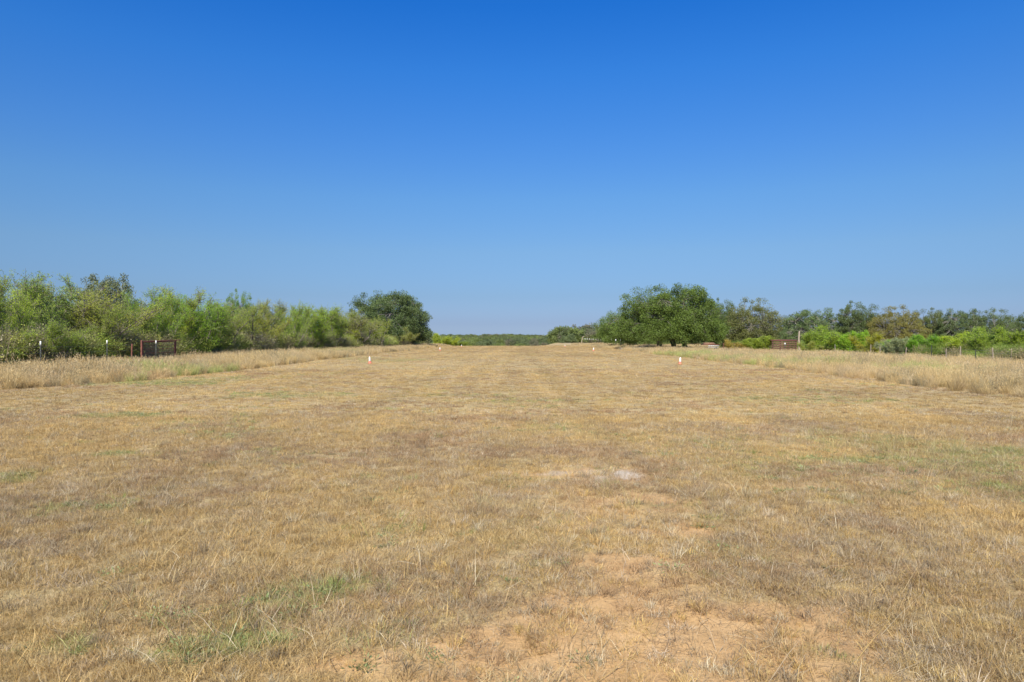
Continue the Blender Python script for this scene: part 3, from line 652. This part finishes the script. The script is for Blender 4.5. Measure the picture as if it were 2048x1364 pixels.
# far wood: reads as one mass
forms = []
for i in range(5):
    tr, cr = oak(700 + i, 7, 5.0, 60, 42, .42, skirt=.02, cr_s=.12, inner=.3, trunk_r=.2); 
    mb = MB(); mb.v = cr.v; mb.f = cr.f; mb.a = cr.a; mb.n = cr.n; forms.append(mb.mesh('far_crown', M_scrub))
P_ = []
n = 5200; y = (255 ** 1.2 + rng.uniform(0, 1, n) * (1500 ** 1.2 - 255 ** 1.2)) ** (1 / 1.2); x = rng.uniform(-1, 1, n) * (y * .82 + 40)
k = (np.abs(x - 3) > 22) | (y > 330); x, y = x[k], y[k]
xs = np.concatenate([x, rng.uniform(-120, -32, 500), rng.uniform(30, 260, 900)]); ys = np.concatenate([y, rng.uniform(110, 260, 500), rng.uniform(165, 260, 900)])
x3 = rng.uniform(18, 48, 60); y3 = rng.uniform(225, 300, 60); xs = np.concatenate([xs, x3]); ys = np.concatenate([ys, y3]); n = len(xs)
g = fbm(xs / 60, ys / 60, 71, 3)
ft = np.where((rng.uniform(0, 1, (n, 1)) < .4), np.array([[.24, .29, .10]]), np.array([[.17, .21, .10]])) * rng.uniform(.8, 1.2, (n, 1))
gr = rng.uniform(0, 1, n) < .12; ft[gr] = np.array([.25, .235, .16])
s = rng.uniform(.65, 1.15, n) * (.8 + .5 * g)
s = np.where(ys < 262, s * np.where(xs > 0, .78, .85), s); s[-60:] *= 1.25
scatter('far_wood', np.stack([xs, ys, ground_z(xs, ys) - .2], 1), np.stack([0 * s, 0 * s, rng.uniform(0, 6.28, n)], 1), np.stack([s * 1.1, s * 1.1, s], 1), rng.integers(0, 5, n), ft, forms, 'low green woodland closing the horizon beyond the airstrip', 'wood')

# ------------------------------------------------------------------ runway marker cones
def cone_meshes():
    b = MB(); b.box((0, 0, .02), (.34, .34, .036)); b.lathe([(.14, .036), (.14, .05), (.11, .055)])
    body = MB(); body.lathe([(.125, .045), (.088, .22), (.033, .56), (.026, .575), (.0, .578)])
    sl_ = MB(); sl_.lathe([(.093, .205), (.0950, .206), (.038, .545), (.036, .546)])
    return b.mesh('cone_base', M_orange), body.mesh('cone_body', M_orange), sl_.mesh('cone_sleeve', M_sleeve)
cmb, cmc, cms = cone_meshes()
for px, d, lean, lab in ((740, 44.5, .08, 'nearest marker cone on the left side of the airstrip'), (1360, 43.5, -.07, 'nearest marker cone on the right side of the airstrip'),
        (880, 92, .03, 'second marker cone on the left side of the airstrip'), (1187, 88, -.03, 'second marker cone on the right side of the airstrip'),
        (923, 138, 0, 'farthest marker cone on the left side of the airstrip'), (1130, 138, .02, 'farthest marker cone on the right side of the airstrip')):
    x = X(px, d); e = empty('traffic_cone', (x, d, gz(x, d) + .012), .4, lab.replace('marker', 'orange and white marker'), 'traffic cone', 'marker cones along the airstrip')
    e.rotation_euler = (0, -lean, .4)
    e.scale = (.80, .80, .80)
    for nm, me in (('base', cmb), ('body', cmc), ('sleeve', cms)): link(bpy.data.objects.new(nm, me), e)

# ------------------------------------------------------------------ left wire fence and pipe gate
def tpost(parent, x, y, h=1.52, lean=0, cap=True, cap_h=.2):
    z0 = gz(x, y); px_, py_, pz_ = parent.location
    mb = MB(); mb.box((0, 0, h / 2 - .1), (.05, .012, h + .2)); mb.box((0, .02, h / 2 - .1), (.012, .03, h + .19))
    for k in range(9): mb.box((0, -.009, .25 + k * .13), (.022, .008, .02))
    o = mb.build('post', M_tpost, parent); o.location = (x - px_, y - py_, z0 - pz_); o.rotation_euler = (0, lean, .2)
    if cap:
        c = MB(); c.box((0, 0, h - cap_h / 2 + .012), (.058 if cap_h < .25 else .14, .04 if cap_h < .25 else .12, cap_h), taper=.9); c.box((0, .02, h - cap_h / 2 + .006), (.03, .055, cap_h - .01)); c.build('cap', M_white, o)
FXY = [(81, 31.8), (214, 37.0), (312, 40.8), (622, 80)]
lf = empty('wire_fence', (X(214, 37), 37, gz(X(214, 37), 37)), 0, 'low wire fence on white-topped steel posts in front of the left thicket', 'fence')
pp = []
for (px, d), h in zip(FXY, (1.5, 1.52, 1.5, 1.3)):
    x = X(px, d); tpost(lf, x, d, h); pp.append((x, d))
x0, y0 = pp[0]; pts = [(-22.2, 24.0)] + pp[:2] + [(X(263, 39.6), 39.6)]
for kz in (.35, .65, .95, 1.25):
    mb = MB()
    for (xa_, ya_), (xb_, yb_) in zip(pts[:-1], pts[1:]):
        A_ = np.array([xa_, ya_, gz(xa_, ya_) + kz]); B_ = np.array([xb_, yb_, gz(xb_, yb_) + kz]); M_ = (A_ + B_) / 2 - np.array([0, 0, .03])
        mb.segs([A_, M_], [M_, B_], .0035, .0035, 4)
    o = mb.build('wire', M_wire, lf); o.location = tuple(-v for v in lf.location)
xg0, yg0 = X(283, 40.6), 40.6; xg1, yg1 = X(351, 44.4), 44.4
g = empty('pipe_gate', (xg0, yg0, gz(xg0, yg0)), math.atan2(yg1 - yg0, xg1 - xg0), 'rust red pipe gate with wire mesh and horizontal rails in front of the left thicket', 'gate')
GW = math.hypot(xg1 - xg0, yg1 - yg0)
for gx_ in (0, GW):
    mb = MB(); mb.path([(gx_, 0, -.2), (gx_, 0, .7), (gx_, 0, 1.5)], .05, .05, 10); mb.lathe([(.052, 1.5), (.04, 1.53), (0, 1.535)], (gx_, 0, 0), 10); mb.build('post', M_rust, g)
mb = MB()
for a_, b_ in (((.12, 0, 1.42), (GW - .1, 0, 1.42)), ((.12, 0, .25), (GW - .1, 0, .25)), ((.12, 0, .25), (.12, 0, 1.42)), ((GW - .12, 0, .25), (GW - .12, 0, 1.42)), )[:4]: mb.segs([a_], [b_], .028, .028, 8)
mb.segs([(0, 0, 1.44)], [(GW + .5, 0, 1.52)], .035, .035, 8)
mb.build('frame', M_rust, g)
for kz in (.5, .75, .98, 1.2): mb = MB(); mb.segs([(.12, 0, kz)], [(GW - .12, 0, kz)], .014, .014, 6); mb.build('rail', M_rust, g)
mb = MB()
for k in range(int(GW / .12)): mb.segs([(.15 + k * .12, .01, .27)], [(.15 + k * .12, .01, 1.40)], .0035, .0035, 3)
for k in range(9): mb.segs([(.14, .015, .3 + k * .125)], [(GW - .14, .015, .3 + k * .125)], .0035, .0035, 3)
mb.build('wire_mesh', M_wire, g)
x, y = X(263, 39.6), 39.6; mb = MB(); mb.path([(0, 0, -.2), (.01, 0, .6), (.03, 0, 1.3)], .045, .04, 9); mb.lathe([(.042, 1.298), (.02, 1.315), (0, 1.318)], (.03, 0, 0), 9)
o = mb.build('fence_post', M_rust); o.location = (x, y, gz(x, y)); tag(o, 'single rusty pipe post standing just left of the gate', 'post')

# ------------------------------------------------------------------ right fence of wooden posts, wires and distant steel posts
RP = [(2022, 47, 1.25, .03, 0), (1987, 46.5, 1.3, -.05, 0), (1952, 44.5, 1.15, -.03, 2), (1921, 50, 1.3, 0, 0), (1892, 52, 1.1, .02, 0), (1863, 53, 1.35, 0, 2), (1810, 56, 1.15, .10, 0), (1760, 60, 1.2, 0, 0), (1741, 62, 1.3, .03, 0), (1670, 67, 1.25, 0, 1), (1700, 64, 1.0, 0, 2), (1600, 78, 1.1, 0, 0)]
rf = empty('wire_fence', (X(1921, 50), 50, gz(X(1921, 50), 50)), 0, 'low fence of weathered wooden posts and wire beside the right verge', 'fence')
rpp = []
for px, d, h, lean, kd in RP:
    x = X(px, d); mb = MB(); r0 = .04 if kd == 0 else .03
    mb.path([(0, 0, -.2), (.01, .005, h * .5), (0, 0, h)], r0, r0 * .85, 7); mb.lathe([(r0 * .85, h - .002), (r0 * .4, h + .012), (0, h + .014)], k=7)
    o = mb.build('post', [M_wood, M_palebark, M_tpost][kd], rf); o.location = (x - rf.location[0], d - rf.location[1], gz(x, d) - rf.location[2]); o.rotation_euler = (0, lean, 0); rpp.append((x, d))
tp = sorted([(x, y) for x, y in rpp], key=lambda q: q[1])
for kz in (.35, .62, .9, 1.08):
    mb = MB(); 
    for (xa_, ya_), (xb_, yb_) in zip(tp[:-1], tp[1:]): mb.segs([(xa_, ya_, gz(xa_, ya_) + kz)], [(xb_, yb_, gz(xb_, yb_) + kz)], .0035, .0035, 4)
    o = mb.build('wire', M_wire, rf); o.location = tuple(-v for v in rf.location)
x = X(1570, 74); o = empty('steel_post', (x, 74, gz(x, 74)), 0, 'dark steel post with a white top in front of the brown board pen', 'post')
mb = MB(); mb.box((0, 0, .6), (.06, .03, 1.4)); mb.box((0, .03, .6), (.02, .05, 1.38)); mb.build('shaft', M_tpost, o); mb = MB(); mb.box((0, 0, 1.22), (.13, .09, .17), taper=.8); mb.build('cap', M_white, o)
ff = empty('wire_fence', (X(1200, 160), 160, gz(X(1200, 160), 160)), 0, 'distant fence of many small white-topped posts left of the biggest oak', 'fence')
for k in range(16):
    d = 126 + k * 8.2; x = 20.0 + .05 * math.sin(k * 2.1) + (d - 126) * .043; tpost(ff, x, d, 1.6, 0, True, .35)

# ------------------------------------------------------------------ things beyond the right fence
x, d = X(1598, 82), 82; mb = MB(); mb.path([(0, 0, -.2), (.03, 0, .9), (-.02, .02, 1.8), (.04, 0, 2.75)], .13, .10, 9); mb.lathe([(.10, 2.745), (.05, 2.80), (0, 2.83)], (.04, 0, 0), 9); mb.segs([(0, 0, 2.1)], [(.28, -.05, 2.3)], .05, .03, 6)
o = mb.build('wooden_pole', M_wood); o.location = (x, d, gz(x, d)); tag(o, 'pale barkless wooden pole left of the rounded green shrub', 'pole')
x, d = X(1163, 215), 215; mb = MB(); mb.path([(0, 0, -.3), (.15, 0, 1.2), (.45, 0, 2.2)], .13, .11, 8); mb.segs([(.42, 0, 2.1)], [(.75, 0, 2.35)], .12, .10, 7)
o = mb.build('wooden_pole', M_wood); o.location = (x, d, gz(x, d)); tag(o, 'tan leaning pole far off at the end of the small-post fence', 'pole')
# brown board pen
x, d = X(1568, 86), 86; e = empty('board_pen', (x, d, gz(x, d)), -.12, 'brown pen wall of horizontal boards beyond the right fence', 'pen')
for k in range(4): mb = MB(); mb.box((-1.4 + k * .95, .03, .75), (.11, .09, 1.75)); mb.build('post', M_brownwood, e)
for k in range(6): mb = MB(); mb.box((.02 * k, -.035, .42 + k * .235), (3.05, .035, .15), rx=.02); mb.build('board', M_brownwood, e)
mb = MB(); mb.box((0, .35, 1.72), (3.2, .9, .03), rx=.10); mb.build('roof_sheet', M_rust, e)
# rusty trailer
x, d = X(1420, 90), 90; e = empty('flatbed_trailer', (x, d, gz(x, d)), .15, 'low rusty trailer with a white side rail at the right foot of the biggest oak', 'trailer')
mb = MB(); mb.box((0, 0, .95), (2.0, 1.4, .07)); mb.build('deck', M_rust, e)
mb = MB(); mb.box((-.2, 0, 1.12), (1.5, 1.2, .22), taper=.7); mb.build('load', plain('orange_rust', (.24, .15, .09), .9, col2=(.16, .06, .03), scale=6), e)
mb = MB(); mb.box((.15, -.78, .80), (1.5, .04, .07)); mb.box((.15, -.78, .60), (1.5, .03, .03)); mb.build('side_rail', M_white, e)
for wx in (-.55, .55):
    mb = MB(); mb.lathe([(.0, -.09), (.20, -.09), (.31, -.07), (.31, .07), (.20, .09), (0, .09)], k=18); o = mb.build('wheel', M_tpost, e); o.rotation_euler = (R(90), 0, 0); o.location = (wx, -.62, .31)
for px, d, w_, lab in ((1458, 93, 1.6, 'low rusty corral fence left of the golden bush'), (1487, 93, 1.3, 'low rusty corral fence right of the golden bush')):
    x = X(px, d); e = empty('corral_fence', (x, d, gz(x, d)), .1, lab, 'fence', 'rusty corral fences')
    mb = MB()
    for sx_ in (-w_ / 2, w_ / 2): mb.segs([(sx_, 0, -.1)], [(sx_, 0, 1.25)], .035, .035, 7)
    for kz in (.5, .75, 1.0, 1.22): mb.segs([(-w_ / 2, 0, kz)], [(w_ / 2, 0, kz)], .03, .03, 6)
    mb.build('frame', M_rust, e)
# fallen limb by the big oak
x, d = X(1240, 100), 100; r = np.random.default_rng(9); mb = MB(); pts = [np.array([0, 0, .1])]
for k in range(5): pts.append(pts[-1] + np.array([.65, .05, .06]) + r.normal(0, .08, 3))
mb.path(pts, .16, .06, 7)
for k in range(26): p = pts[r.integers(0, 6)]; q = p + np.array([r.normal(0, .4), r.normal(0, .3), abs(r.normal(.3, .2))]); mb.segs([p], [q], .03, .008, 4)
o = mb.build('fallen_limb', M_bark); o.location = (x, d, gz(x, d)); tag(o, 'dark dead limb lying in the grass left of the biggest oak', 'log')
